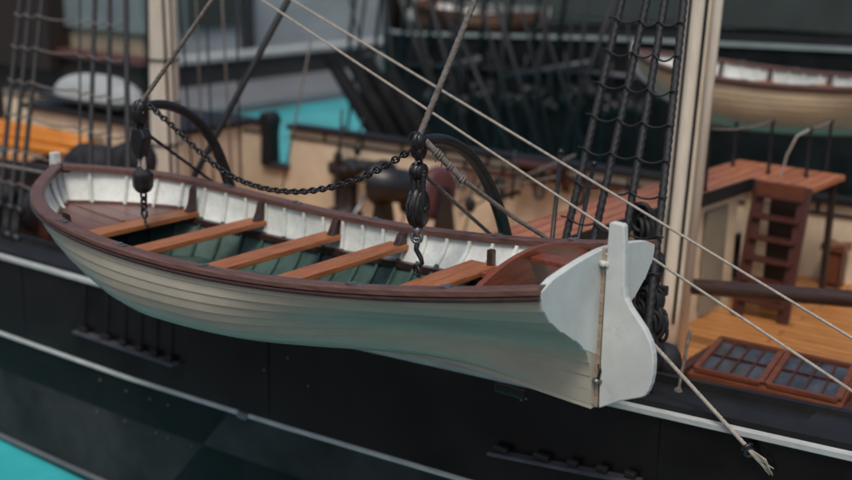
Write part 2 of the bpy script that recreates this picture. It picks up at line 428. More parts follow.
# transom: plank-end outline
b = MB(); pr = [p for p in hull_profile(1.0)]; near = [V((.006, p.y-.002, p.z)) for p in pr if -.64 < p.z < -.128] + [V((.006, -.03, -.70))]
top = []
for i in range(1, 24):
    a = -1+2*i/24; top.append(V((.006, a*.69, -.02-.085*abs(a)**1.6 - (.03*max(0, abs(a)-.86)/.14))))
far_ = [mirror(p) for p in near]
b.prism(list(reversed(near)) + top + far_, (-.05, 0, 0)); b.build('transom', M['white'], boat, .004)
b = MB(); low = [V((.003, p.y, p.z)) for p in pr if p.z < -.60]
b.prism(list(reversed(low)) + [mirror(p) for p in low], (-.04, 0, 0)); b.build('deadwood', M['hullc'], boat)
b = MB(); b.box((.016, 0, -.535), (.030, .024, 1.05), bev=.005); b.build('sternpost', M['postw'], boat)
# rudder
RO = [(.045, .155), (.06, .168), (.14, .165), (.15, .15), (.165, .01), (.172, -.12), (.178, -.23), (.19, -.29), (.225, -.345), (.28, -.405), (.335, -.465), (.375, -.53), (.40, -.60), (.408, -.66), (.408, -.74), (.40, -.80), (.385, -.85), (.365, -.885), (.345, -.90), (.2, -.965), (.05, -1.055), (.045, -.9), (.043, -.5), (.043, 0)]
b = MB(); b.prism([(x, -.027, z) for x, z in RO], (0, .054, 0)); rud = b.build('rudder', M['white'], boat, .009)
for z in (-.10, -.87):
    g = MB(); g.box((.03, 0, z), (.07, .085, .028), bev=.006); g.lathe([(.013, -.06), (.013, .05), (.018, .052), (.016, .062)], (.040, -.0, z)); g.ell((.03, -.045, z), (.022, .016, .02), n=8)
    g.build('rudder_gudgeon', M['white'] if z > -.5 else M['steel'], boat)
g = MB(); g.tube([(.035, -.025, -.76), (.05, -.03, -.80), (.04, -.035, -.85)], .010, 8); g.build('rudder_chain', M['iron'], boat)
# rowlock plates on the gunwale
for x in (-4.35, -3.55, -2.62, -1.32, -.62):
    for s_ in (-1, 1):
        t = 1-x/XB; _, bb, zg = gun(t); g = MB(); g.box((x, s_*(bb-.02), zg+.034), (.12, .045, .010), bev=.003); g.box((x, s_*(bb-.02), zg+.042), (.035, .035, .014), bev=.004)
        g.build('rowlock_plate', M['steel'], boat)

# far lifeboats (copies before the near boat gets unique bits)
def boat_copy(loc, label, hullm, rz=0, sc=1, linm=None):
    c = copy_tree(boat); c.location = loc; c.rotation_euler.z = rz; c.scale = (sc,)*3; c['label'] = label
    for ch in c.children:
        if ch.name.startswith('hull') or ch.name.startswith('keel'):
            ch.material_slots[0].link = 'OBJECT'; ch.material_slots[0].material = hullm
    return c
boat_copy((-2.1, 9.6, -.60), 'tan clinker lifeboat on the far side behind the right mast', M['tan'])
bp_ = on(549, 12, 'Y', 17.6); boat_copy((bp_.x-2.0, 17.6, bp_.z-.52), 'small brown lifeboat far behind at the top of the photo', M['brown'], radians(180), .7)

# ================================================================== SHIP
SH1 = [(-14, -2.02), (-8.73, -1.948), (-6.37, -1.893), (-4, -1.775), (-.44, -1.55), (1.28, -1.444), (5, -1.2)]
def zm(x): return interp(SH1, x)
YS, YF = 1.20, 8.40
ship = thing('sailing_ship', (-4, 4.8, -4.5), 'black hulled sailing ship model with cream bulwarks and white mouldings', 'ship')
xs = [-13.5+.25*i for i in range(73)]
def strip(fn, xs_=xs, name='x', m=None, closed=True, smoothf=False, parent=ship, mifn=None):
    b = MB(); vs = []; n = None
    for x in xs_:
        p = fn(x); n = len(p); vs += [V(q) for q in p]
    k = len(xs_); fs = [(i*n+j, i*n+(j+1) % n, (i+1)*n+(j+1) % n, (i+1)*n+j) for i in range(k-1) for j in range(n if closed else n-1)]
    if closed: fs += [tuple(range(n)), tuple((k-1)*n+j for j in range(n))]
    b.add(vs, fs, 0, smoothf); return b.build(name, m, parent)
for i in range(5):
    x = -12.4+4.1*i; b = MB(); b.box((x, YS-.006, zm(x)-.50), (.008, .010, .86)); b.build('plate_seam', M['hulll'], ship)
# near side plating (black, with reflections painted as charcoal panels below the lower moulding)
strip(lambda x: [(x, YS, zm(x)-.03), (x, YS-.008, zm(x)-.98), (x, YS+.30, zm(x)-.98), (x, YS+.30, zm(x)-.03)], name='topside_plating', m=M['hullb'])
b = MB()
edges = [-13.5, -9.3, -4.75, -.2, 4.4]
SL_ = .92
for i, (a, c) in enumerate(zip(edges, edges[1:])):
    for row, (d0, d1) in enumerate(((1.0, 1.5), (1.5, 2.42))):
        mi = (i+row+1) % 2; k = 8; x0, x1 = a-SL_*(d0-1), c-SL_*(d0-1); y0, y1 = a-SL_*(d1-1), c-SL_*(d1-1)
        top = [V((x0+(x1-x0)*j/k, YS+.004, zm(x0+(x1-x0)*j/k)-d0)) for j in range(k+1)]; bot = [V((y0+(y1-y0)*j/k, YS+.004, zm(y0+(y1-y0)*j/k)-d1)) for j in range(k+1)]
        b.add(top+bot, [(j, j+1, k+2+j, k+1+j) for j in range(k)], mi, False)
b.build('lower_plating', [M['hulll'], M['hullg']], ship)  # slanted charcoal panels are hull reflections put into the colour
strip(lambda x: [(x, YS+.02, zm(x)-2.40), (x, YS+.02, -4.6), (x, YS+1.2, -4.6), (x, YS+1.2, zm(x)-2.40)], name='bottom_plating', m=M['hullb'])
strip(lambda x: [(x, YS-.03, zm(x)-2.39), (x, YS-.03, zm(x)-2.43), (x, YS+.05, zm(x)-2.43), (x, YS+.05, zm(x)-2.39)], name='waterline_strip', m=M['quay'])
def mould(dz, h_, d):
    return lambda x: [(x, YS+.01, zm(x)+dz+h_/2), (x, YS-d*.6, zm(x)+dz+h_/2), (x, YS-d, zm(x)+dz+h_*.2), (x, YS-d, zm(x)+dz-h_*.3), (x, YS-d*.5, zm(x)+dz-h_/2), (x, YS+.01, zm(x)+dz-h_/2)]
strip(mould(0, .075, .05), name='moulding', m=M['mould'], smoothf=False)
strip(mould(-1.0, .042, .04), name='moulding', m=M['mould'])
b = MB(); p = on(243, 413, 'Y', YS-.04); b.box((p.x, YS-.035, zm(p.x)-1.0), (.13, .06, .065), bev=.01); b.build('moulding_joint', M['steel'], ship)
# cap above the moulding: broad black shelf with a shallow trough
def shelf(x):
    z = zm(x)+.055
    return [(x, YS-.03, z-.018), (x, YS-.03, z+.03), (x, YS+.04, z+.045), (x, YS+.07, z+.045), (x, YS+.075, z+.012), (x, YS+.40, z+.012), (x, YS+.405, z+.075), (x, YS+.46, z+.075), (x, YS+.46, -2.6), (x, YS+.2, -2.6), (x, YS+.2, z-.018)]
strip(shelf, name='covering_board', m=M['black'])
p = on(815, 412, 'Z', -1.36)
b = MB(); x0 = p.x; b.add([(x0, YS+.07, zm(x0)+.094), (x0+5, YS+.07, zm(x0+5)+.094), (x0+5, YS+.40, zm(x0+5)+.094), (x0, YS+.40, zm(x0)+.094), (x0, YS+.07, zm(x0)+.06), (x0, YS+.40, zm(x0)+.06)], [(0, 1, 2, 3), (0, 3, 5, 4)], 0, False); b.build('covering_plate', M['black'], ship)
# deck: near-level, falling a little forward
def zdk(x): return interp([(-20, -3.15), (-10, -3.05), (-5, -2.8), (-2.2, -2.43), (5, -2.36)], x)
strip(lambda x: [(x, YS+.3, zdk(x)), (x, YF+.05, zdk(x)), (x, YF+.05, zdk(x)-.1), (x, YS+.3, zdk(x)-.1)], xs_=[-20+.5*i for i in range(50)], name='deck', m=M['deck'])
# far bulwark
def zf(x): return interp([(-22, -1.62), (-13, -1.52), (-4, -1.385), (4, -1.22)], x)
GX0, GX1 = -11.58, -11.03
for xa, xb in ((-20, GX0), (GX1, 4.5)):
    xx = [xa+(xb-xa)*i/24 for i in range(25)]
    strip(lambda x: [(x, YF, zf(x)-.08), (x, YF+.12, zf(x)-.08), (x, YF+.12, -4.6), (x, YF, -3.3)], xs_=xx, name='bulwark', m=M['cream'])
    strip(lambda x: [(x, YF-.08, zf(x)-.078), (x, YF+.2, zf(x)-.078), (x, YF+.2, zf(x)), (x, YF-.08, zf(x))], xs_=xx, name='rail_cap', m=M['black'])
    strip(lambda x: [(x, YF-.03, zf(x)-.20), (x, YF-.001, zf(x)-.20), (x, YF-.001, zf(x)-.235), (x, YF-.03, zf(x)-.235)], xs_=xx, name='bulwark_moulding', m=M['black'])
    n = int((xb-xa)/.82)
    for i in range(1, n):
        x = xa+(xb-xa)*i/n; b = MB(); b.box((x, YF-.02, zf(x)-.14), (.03, .038, .12)); b.build('bulwark_stanchion', M['black'], ship)
b = MB(); b.box(((GX0+GX1)/2, YF+.06, -2.82), (GX1-GX0, .12, 1.0)); b.build('bulwark', M['cream'], ship)
b = MB(); b.box(((GX0+GX1)/2, YF+.03, -2.28), (GX1-GX0, .26, .07)); b.build('gangway_sill', M['quayd'], ship)
b = MB(); b.prism([(GX0-.12, YF-.1, -2.3), (GX0+.10, YF-.1, -2.3), (GX0+.09, YF-.1, -1.75)] + [(GX0+.15*cos(a), YF-.1, -1.48+.15*sin(a)) for a in [radians(q) for q in range(-40, 221, 20)]] + [(GX0-.09, YF-.1, -1.75)], (0, .3, 0)); b.build('gangway_post', M['black'], ship, .02)

# athwartship bridge
br = thing('bridge_platform', (-2.3, 5, -.9), 'raised orange planked bridge with black edging crossing the deck behind the shrouds', 'platform')
b = MB(); b.prism([(-2.72, 1.9, -.96), (-2.06, 1.9, -.96), (-1.80, 6.75, -.96), (-1.08, 6.72, -.96), (-1.05, 7.78, -.96), (-2.42, 7.85, -.96)], (0, 0, .06)); b.build('planking', M['bridge'], br)
b = MB(); b.quadbox((-2.055, 1.9, -.955), (-1.795, 6.72, -.955), (.03, .15)); b.quadbox((-1.80, 6.715, -.955), (-1.66, 6.715, -.955), (.03, .15)); b.build('edging', M['black'], br)
def slant(y, dx=0): return V((-2.06+(y-1.9)/4.85*.26-.10+dx, y, 0))
b = MB(); b.prism([slant(2.0)+V((0, 0, -.97)), slant(6.66)+V((0, 0, -.97)), slant(6.66)+V((0, 0, -2.5)), slant(2.0)+V((0, 0, -2.5))], (-.05, 0, 0)); b.build('side_wall', M['cream'], br)
b = MB(); b.box((-1.72, 6.80, -1.73), (.30, .05, 1.5)); b.build('front_wall', M['cream'], br)
b = MB(); b.box((-1.39, 6.83, -1.73), (.36, .05, 1.5)); b.build('dark_panel', M['brownd'], br)
for yy in (3.2, 4.4, 5.6):
    p = slant(yy, .012); b = MB(); b.box((p.x, yy, -1.75), (.02, .05, 1.45)); b.build('wall_batten', M['beige'], br)
p = slant(6.2, .02); b = MB(); b.box((p.x, 6.1, -1.75), (.03, .55, 1.2)); b.build('door_panel', M['beige'], br)
for x, y in ((-1.12, 7.6), (-2.4, 7.7)):
    b = MB(); b.box((x, y, -1.75), (.07, .07, 1.56)); b.build('support_post', M['brownd'], br)
STN = []
for px, py0, py1 in ((705, 191, 128), (768, 174, 120), (806, 177, 128), (826, 172, 120), (733, 166, 122)):
    p = on(px, py0, 'Z', -.9); q = on(px+1, py1, 'Y', p.y); q.x = p.x
    b = MB(); b.lathe([(.028, 0), (.02, .05), (.018, q.z-p.z-.05), (.03, q.z-p.z-.02), (.02, q.z-p.z+.02)], p, n=10); b.build('stanchion', M['black'], br); STN.append(q)
b = MB(); b.tube(line(STN[0], STN[1], 9, .05), .012, 6); b.tube(line(STN[2], STN[3], 5, .02), .016, 6); b.build('hand_rope', M['rope_g'], br)
rope = MB(); pts = [STN[2], *(on(*p, 'Y', STN[2].y-.15) for p in ((797, 136), (787, 155), (781, 176), (777, 205), (773, 243)))]
rope.tube(pts, .013, 7); rope.ell(pts[-1], (.03, .03, .03), n=8)
tag(rope.build('rope', M['rope_l']), 'pale rope drooping from a bridge stanchion in front of the ladder', 'rope')

# ladder
lad = thing('ladder', (-1.36, 6.45, -2.4), 'dark mahogany ladder from the deck up to the orange bridge', 'ladder')
TL, TR_, BL, BR_ = V((-1.66, 6.70, -.88)), V((-1.11, 6.66, -.88)), V((-1.64, 6.28, -2.42)), V((-1.10, 6.30, -2.42))
for a, c in ((TL, BL), (TR_, BR_)):
    b = MB(); b.quadbox(a, c, (.05, .14), up=(1, 0, 0)); b.build('stringer', M['mahogd'], lad, .01)
for i in range(6):
    f = .1+.155*i; a, c = TL.lerp(BL, f), TR_.lerp(BR_, f); b = MB(); b.box((a+c)/2, (abs(a.x-c.x), .17, .04)); b.build('tread', M['mahogd'], lad, .008)
b = MB(); b.box((-1.39, 6.62, -.95), (.56, .05, .17)); b.build('top_board', M['mahog'], lad, .008)
# cabinet by the far bulwark
p = on(832, 285, 'Z', -2.40)
cb = thing('deck_cabinet', p, 'narrow dark wooden cabinet against the far cream bulwark right of the ladder', 'cabinet')
b = MB(); b.box(p+V((0, 0, .24)), (.24, .2, .48), bev=.01); b.build('body', M['mahogd'], cb)
b = MB(); b.prism([p+V((-.16, -.14, .47)), p+V((.16, -.14, .47)), p+V((.14, -.14, .57)), p+V((0, -.14, .53)), p+V((-.14, -.14, .57))], (0, .28, 0)); b.build('top', M['mahog'], cb)
b = MB(); b.box(p+V((0, -.105, .24)), (.16, .012, .36), bev=.004); b.build('door', M['mahog'], cb)

# skylight
sk = thing('skylight', (-.15, 3.6, -2.4), 'low mahogany deck skylight with two grids of blue grey panes', 'skylight')
A, B_, C_, D = V((-.86, 3.3, -2.05)), V((.56, 3.3, -2.0)), V((.52, 3.86, -1.79)), V((-.80, 3.86, -1.82))
b = MB(); dn = V((0, 0, -.07))
b.add([A, B_, C_, D, V((A.x, A.y, -2.45)), V((B_.x, B_.y, -2.45)), V((C_.x, C_.y+.5, -2.45)), V((D.x, D.y+.5, -2.45)), C_+V((0, .5, -.21)), D+V((0, .5, -.21))],
      [(0, 1, 2, 3), (0, 4, 5, 1), (3, 2, 8, 9), (9, 8, 6, 7), (0, 3, 9, 7, 4), (1, 5, 6, 8, 2)], 0, False); b.build('coaming', M['mahog'], sk)
def uv(u, v, h_=0.):
    nn = (B_-A).cross(D-A).normalized(); return (A.lerp(B_, u)).lerp(D.lerp(C_, u), v)+nn*h_
for u0, u1 in ((.035, .475), (.525, .965)):
    v0, v1 = .10, .90
    fr = MB()
    for (a, c) in (((u0, v0), (u1, v0)), ((u0, v1), (u1, v1))): fr.quadbox(uv(*a, .02), uv(*c, .02), (.055, .035))
    for (a, c) in (((u0, v0), (u0, v1)), ((u1, v0), (u1, v1))): fr.quadbox(uv(*a, .021), uv(*c, .021), (.055, .035))
    wf = fr.build('window_frame', M['mahog'], sk)
    g = MB(); g.add([uv(u0, v0, .008), uv(u1, v0, .008), uv(u1, v1, .008), uv(u0, v1, .008)], [(0, 1, 2, 3)], 0, False); g.build('pane', M['glass'], wf)
    g = MB()
    for i in range(1, 4): g.quadbox(uv(u0+(u1-u0)*i/4, v0, .016), uv(u0+(u1-u0)*i/4, v1, .016), (.018, .02))
    g.quadbox(uv(u0, .5, .017), uv(u1, .5, .017), (.018, .02)); g.build('glazing_bars', M['mahogd'], wf)
b = MB(); b.box((-.15, 3.29, -2.16), (1.42, .03, .03)); b.build('drip_moulding', M['mahogd'], sk)
for s_ in (-1, 1):
    b = MB(); b.box((-.15+s_*.76, 3.6, -2.2), (.1, .75, .42), bev=.01); b.build('end_block', M['mahogd'], sk)

# masts
def mast(px0, py0, px1, py1, Y, r0, r1, label, zt=6., zb=-2.6):
    a, c = on(px0, py0, 'Y', Y), on(px1, py1, 'Y', Y); d = (a-c)/(a.z-c.z)
    t = thing('mast', c+d*(zb-c.z), label, 'mast', 'cream masts'); b = MB()
    P0, P1 = c+d*(zb-c.z), c+d*(zt-c.z); b.tube(line(P0, P1, 12), [r0+(r1-r0)*i/11 for i in range(12)], 28); b.build('pole', M['mast'], t)
    return t, P0, d
YM = 4.8
mr, P0, d = mast(701.5, 0, 666, 340, YM, .19, .085, 'thick cream mast at right with a dark band behind the rudder')
b = MB(); q = on(675, 238, 'Y', YM); q = P0+d*(q.z-P0.z); b.tube([q-d*.03, q+d*.03], .163, 28); b.build('band', M['boom'], mr)
b = MB(); b.tube([P0+V((.205, -.06, 0)), P0+d*8.6+V((.205, -.06, 0))], .05, 16); b.build('trysail_pole', M['mast'], mr)
b = MB(); b.tube([P0+d*.1, P0+d*.25], [.30, .2], 20); b.build('mast_coat', M['quayd'], mr)
for dx, dy, r, mm, nm in ((-.02, -.20, .016, 'rope_d', 'dark halyard running down the front of the right mast'), (.14, -.17, .018, 'iron', 'black rod between the right mast and its thin pole')):
    b = MB(); b.tube([P0+d*.5+V((dx, dy, 0)), P0+d*8.5+V((dx, dy, 0))], r, 8); tag(b.build('halyard', M[mm]), nm, 'rope')
ml, PL, dL = mast(162, 0, 166, 160, YM, .215, .20, 'thick cream mast at left behind the left davit')
for i in range(4):
    q = PL+dL*(.75+.62*i); b = MB(); b.ring(q, .225, .016, axis=dL, n=28, k=6); b.build('hoop', M['iron'], ml)
lefts = ((147, 0, 149, 190), (163, 0, 172, 188), (170, 0, 178, 190), (181, 0, 193, 190))
for i, (a, b_, c, e) in enumerate(lefts):
    A1, B1 = on(a, b_, 'Y', 4.3), on(c, e, 'Y', 4.3); dd = (A1-B1); b = MB(); b.tube([B1-dd*.2, A1+dd*1.2], .022 if i < 2 else .014, 7)
    tag(b.build('halyard', M['rope_d']), ('dark halyard along the left edge of the left mast', 'dark halyard crossing the front of the left mast', 'thin dark halyard at the right edge of the left mast', 'thin dark rope just right of the left mast')[i], 'rope')
# boom
for i, (a, c) in enumerate((((196, 0), (204, 190)), ((206, 0), (214, 190)), ((222, 0), (232, 185)), ((236, 0), (240, 150)))):
    A1, B1 = on(*a, 'Y', 5.2), on(*c, 'Y', 5.2); b = MB(); b.tube([B1-(A1-B1)*.2, A1+(A1-B1)*.6], .014, 6)
    tag(b.build('halyard', M['rope_d' if i % 2 else 'rope_g']), ('first thin upright rope right of the left mast', 'second thin upright rope right of the left mast', 'third thin upright rope right of the left mast', 'fourth thin upright rope right of the left mast, nearest the gangway')[i], 'rope')
bo = thing('boom', (-1.9, YM, -1.8), 'dark brown horizontal spar reaching right from the right mast above the deck', 'spar')
a, c = on(700, 287, 'Y', YM), on(852, 299, 'Y', YM); dd = (c-a)
b = MB(); b.tube([a-dd*.15, a, c, c+dd*2], [.07, .085, .085, .08], 18); b.build('spar', M['boom'], bo)
b = MB(); b.tube([a-dd*.16, a-dd*.02], .085, 14); b.build('collar', M['iron'], bo)

# shrouds with deadeyes and ratlines
def deadeye(name, c, r, parent, axis=(0, 1, .3)):
    b = MB(); b.lathe([(r*.7, -r*.55), (r, -r*.3), (r, r*.3), (r*.7, r*.55)], c, axis, 16); b.build(name, M['iron'], parent)
def shroud(top, bot, r, label, group, Yb, Yt, foot=1, zdead=None, ext=3.0):
    a, c = on(*top, 'Y', Yt), on(*bot, 'Y', Yb); d_ = (a-c).normalized()
    t = thing('shroud', c, label, 'shroud', group); e = a+d_*ext
    lo = c-d_*((c.z-zdead)/d_.z)
    b = rope_mb([lo+d_*.12, e], r, pitch=r*2.2, n=12); b.build('rope', M['rope_d'], t)
    deadeye('upper_deadeye', lo+d_*.06, .085, t); L2 = lo-d_*.30; deadeye('lower_deadeye', L2, .085, t)
    b = MB()
    for k in (-1, 0, 1): b.tube([lo+d_*.06+V((k*.045, -.05, 0)), L2+V((k*.045, -.05, 0))], .015, 6)
    b.build('lanyard', M['rope_d'], t)
    return lo, e
nmR = ('tarred twisted shroud nearest the davit, leftmost of the right set', 'second tarred twisted shroud of the right set from the left', 'third tarred twisted shroud of the right set from the left', 'tarred twisted shroud just beside the right mast')
SR = []
for nm_, tp, bt in zip(nmR, ((622, 0), (647, 0), (665, 0), (684, 0)), ((566, 237), (595, 234), (627, 228), (658, 237))):
    SR.append(shroud(tp, bt, .030, nm_, 'shrouds by the right mast', 1.75, 2.5, zdead=-1.16))
rt_ = thing('ratlines', V(SR[0][0]), 'thin rope ratlines slung across the right set of shrouds', 'rigging')
for z in (-.62, -.36, -.08, .18, .44, .69, .95, 1.2, 1.45, 1.75):
    pts = [lo.lerp(e, (z-lo.z)/(e.z-lo.z))+V((0, -.05, 0)) for lo, e in SR]; b = MB(); pp = []
    pp = [pts[0]+(pts[0]-pts[1])*.25]
    for a, c in zip(pts, pts[1:]): pp += line(a, c, 7, .035+.02*random.random())[:-1]
    pp += [pts[-1], pts[-1]+(pts[-1]-pts[-2])*.25]
    b.tube(pp, .008, 6); b.build('ratline', M['rope_d'], rt_)
nmL = ('dark shroud at the far left edge, leftmost of the slanted three', 'dark slanted shroud at far left between two others', 'dark slanted shroud at far left, rightmost of the slanted three',
       'thin upright shroud left of the white canvas cover', 'upright dark shroud crossing the white canvas cover at its left', 'upright dark shroud crossing the middle of the white canvas cover', 'upright dark shroud crossing the right end of the white canvas cover')
SL = []
for nm_, tp, bt, r in zip(nmL, ((20, 0), (30, 0), (42, 0), (80, 0), (95, 0), (110, 0), (126, 0)), ((4, 160), (15, 160), (25, 160), (80, 160), (90, 160), (109, 160), (128, 160)), (.030, .030, .030, .013, .028, .028, .032)):
    SL.append(shroud(tp, bt, r, nm_, 'shrouds by the left mast', 2.0, 2.9, zdead=-1.62))
rt2 = thing('ratlines', V(SL[0][0]), 'thin rope ratlines slung across the left set of shrouds', 'rigging')
for z in (-1.25, -.88, -.48, -.08, .33, .72, 1.15):
    pts = [lo.lerp(e, (z-lo.z)/(e.z-lo.z))+V((0, -.06, 0)) for lo, e in SL]; b = MB(); pp = []
    for a, c in zip(pts, pts[1:]): pp += line(a, c, 5, .04)[:-1]
    b.tube(pp+[pts[-1]], .011, 6); b.build('ratline', M['rope_g'], rt2)
for (a, c, lab) in (((561, 152), (551, 250), 'thin black rod standing beside the right davit, left of the pair'), ((594, 164), (577, 245), 'thin black rod between the two leftmost right shrouds')):
    b = MB(); A1, B1 = on(*a, 'Y', 2.2), on(*c, 'Y', 1.9); b.tube([B1-(A1-B1)*1.2, A1], .02, 8); b.ell(A1, (.03, .03, .03), n=8); tag(b.build('iron_rod', M['iron']), lab, 'rod')

# ================================================================== DAVITS AND TACKLE
def davit(X, pts, label):
    t = thing('davit', (X, 1.3, zm(X)), label, 'davit', 'davits')
    P = [V((X, 1.27, zm(X)-.2)), V((X, 1.27, -1.2)), V((X, 1.2, -.8))] + [on(*p, 'X', X) for p in pts]
    # smooth
    for _ in range(3):
        Q = [P[0]]
        for a, c in zip(P, P[1:]): Q += [a.lerp(c, .25), a.lerp(c, .75)]
        P = Q+[P[-1]]
    n = len(P); b = MB(); b.tube(P, [.062-.026*i/n for i in range(n)], 14); b.build('arm', M['iron'], t)
    b = MB(); b.ring(P[-1], .05, .02, axis=(1, 0, 0), n=16); b.ell(P[-1], (.05, .05, .06)); b.tube([P[-1]+V((0, .0, -.02)), P[-1]+V((0, 0, -.13))], .028, 10); b.build('head_eye', M['iron'], t)
    b = MB(); b.lathe([(.10, 0), (.10, .08), (.075, .1), (.075, .2)], (X, 1.27, zm(X)+.03), n=16); b.build('socket', M['iron'], t)
    b = MB(); b.box((X, 1.25, zm(X)-.1), (.3, .12, .1), bev=.02); b.build('bracket', M['iron'], t)
    return P[-1]
H1 = davit(-4.42, ((232, 195), (217, 145), (193, 115), (165, 103), (141, 107)), 'black curved iron davit holding the bow of the lifeboat')
H2 = davit(-1.43, ((507, 240), (498, 205), (477, 160), (447, 138), (419, 141)), 'black curved iron davit holding the stern of the lifeboat')
def blockmesh(c, w, hgt, mb):
    mb.ell(c, (w*.62, w, hgt), n=16); mb.ell(V(c)+V((-w*.5, 0, 0)), (w*.28, w*.86, hgt*.9), n=12); mb.ell(V(c)+V((w*.5, 0, 0)), (w*.28, w*.86, hgt*.9), n=12)
    mb.lathe([(w*.25, -w*.85), (w*.25, w*.85)], c, (1, 0, 0), 12)
# bow tackle
tk = thing('boat_tackle', V((-4.44, 0, -.6)), 'black block and short chain on the left davit hooked to the foredeck', 'tackle', 'boat tackles')
def z1(py): return on(141, py, 'Y', 0).z
X1 = -4.44
b = MB(); blockmesh((X1, 0, z1(113)), .075, .11, b); b.build('upper_block', M['iron'], tk)
b = MB(); b.ring((X1, 0, z1(124)), .035, .013, axis=(1, 0, 0)); b.build('shackle', M['iron'], tk)
b = MB(); b.prism([(X1-.06, -.05, z1(128)), (X1+.06, -.05, z1(128)), (X1+.10, -.05, z1(136)), (X1+.05, -.05, z1(150)), (X1+.035, -.05, z1(158)), (X1-.035, -.05, z1(158)), (X1-.09, -.05, z1(146))], (0, .1, 0)); b.build('middle_block', M['iron'], tk, .015)
b = MB()
for k in (-1, 1): rope_mb([V((X1+k*.02, 0, z1(156))), V((X1+k*.028, 0, z1(172)))], .02, b)
b.build('fall', M['rope_l'], tk)
b = MB(); b.lathe([(.03, z1(166)), (.06, z1(170)), (.088, z1(173)), (.09, z1(175)), (.086, z1(186)), (.062, z1(190.5)), (.03, z1(192.5))], (X1, 0, 0), n=8); b.sm = [False]*len(b.sm); b.build('lower_block', M['iron'], tk)
b = MB()
for i, py in enumerate((194.5, 200, 206, 212.5)): b.ring((X1, 0, z1(py)), .034 if i in (0, 3) else .024, .011, axis=(0, 1, 0) if i in (0, 3) else (1, 0, 0), n=14, k=7, stretch=((0, 0, 1), 1.25))
b.tube([(X1, 0, z1(214)), (X1+.01, 0, z1(222)), (X1+.03, 0, z1(225)), (X1+.05, 0, z1(223))], .012, 8); b.build('chain', M['iron'], tk)
# stern tackle
tk2 = thing('boat_tackle', V((-1.45, 0, -.45)), 'black rope tackle with two long blocks on the right davit hooked to the stern thwart', 'tackle', 'boat tackles')
X2 = -1.455
def z2(py): return on(418, py, 'Y', 0).z
b = MB(); blockmesh((X2, 0, z2(148)), .06, .085, b); b.ring((X2-.03, 0, z2(140)), .045, .014, axis=(0, 1, 0)); b.build('upper_block', M['iron'], tk2)
b = MB(); b.ring((X2, 0, z2(163)), .03, .012, axis=(1, 0, 0)); b.build('shackle', M['steel'], tk2)
b = MB(); blockmesh((X2, 0, z2(171)), .07, .065, b); b.build('middle_block', M['iron'], tk2)
b = MB()
for k, g_ in ((-.055, 0), (-.012, -.03), (.03, .0), (.062, -.02)): rope_mb([V((X2+k, g_, z2(172))), V((X2+k*.9, g_, z2(204)))], .016, b)
b.build('fall', M['rope_d'], tk2)
b = MB(); blockmesh((X2, 0, z2(208)), .088, .15, b); b.build('lower_block', M['iron'], tk2)
b = MB()
for k, e in ((.04, -.075), (-.03, -.08), (0, -.085)): b.tube([(X2+k, e*.6, z2(194)), (X2+k*1.2, e, z2(204)), (X2+k, e, z2(212)), (X2+k*.5, e*.6, z2(222))], .012, 6)
b.build('lashing', M['rope_d'], tk2)
b = MB(); b.tube([(X2, 0, z2(225)), (X2, 0, z2(236))], .035, 10); b.ring((X2, -.01, z2(237.5)), .034, .014, axis=(.3, -1, 0)); b.build('eye', M['steel'], tk2)
b = MB(); b.tube([(X2, 0, z2(240)), (X2-.01, 0, z2(250)), (X2+.03, 0, z2(257)), (X2+.045, 0, z2(262)), (X2+.02, 0, z2(267)), (X2-.03, 0, z2(266))], [.022, .018, .018, .015, .014, .009], 10); b.ring((X2-.0, 0, z2(271)), .04, .010, axis=(.4, 1, .2)); b.build('hook', M['iron'], tk2)
# span chain between the davit heads
P = []
pxs = ((150, 106), (168, 122), (190, 143), (215, 166), (240, 181), (268, 190), (300, 192.5), (330, 188), (355, 180.5), (380, 169), (396, 159.5), (411, 150))
for i, p in enumerate(pxs): P.append(on(*p, 'Y', .02))
for _ in range(2):
    Q = [P[0]]
    for a, c in zip(P, P[1:]): Q += [a.lerp(c, .25), a.lerp(c, .75)]
    P = Q+[P[-1]]
b = MB(); acc = 0; st = .048; k = 0; nxt = 0
for a, c in zip(P, P[1:]):
    l = (c-a).length
    while nxt <= acc+l:
        p = a.lerp(c, (nxt-acc)/l); dd = (c-a).normalized(); s1 = dd.cross(V((0, 0, 1))).normalized(); s2 = dd.cross(s1)
        b.ring(p, .021, .0085, axis=(s1+s2*.4 if k % 2 else s2-s1*.4), n=12, k=6, stretch=(dd, 1.6)); k += 1; nxt += st
    acc += l
tag(b.build('span_chain', M['iron']), 'black iron chain sagging between the two davit heads', 'chain')

# ================================================================== FREE ROPES
def rope_obj(pts, r, m, label, name='rope', laid=True):
    pts = [V(p) for p in pts]; b = rope_mb(pts, r) if laid else MB().tube(pts, r, 8); return tag(b.build(name, M[m]), label, 'rope')
def far_ext(a, c, k): return a+(a-c)*k
a, c = on(292, 0, 'Y', 1.9), on(852, 338, 'Y', 1.5); rope_obj([far_ext(a, c, .3), c+(c-a)*.15], .0102, 'rope_l', 'taut pale stay crossing in front of the right mast, upper of the two')
a, c = on(262, 0, 'Y', 1.5), on(608, 229, 'Y', .95); c2 = on(852, 391, 'Y', .7)
rope_obj([far_ext(a, c, .3), c, c2, c2+(c2-c)*.4], .0095, 'rope_l', 'taut pale stay passing behind the rudder head, lower of the two')
b = rope_mb([H2+V((.03, .03, 0)), on(463, 180, 'Y', .22)], .023); rope_mb([on(463, 180, 'Y', .22), on(513, 217, 'Y', .7), on(566, 250, 'Y', 1.2), V((-.72, 1.3, -1.3))], .016, b)
g0, g1 = H2+V((.03, .03, 0)), on(463, 180, 'Y', .22); gd = (g1-g0).normalized()
for f in (.28, .34, .40, .62, .67, .95, 1.0): b.ring(g0.lerp(g1, f), .024, .009, axis=gd+V((.2, 0, .1)), n=14, k=6)
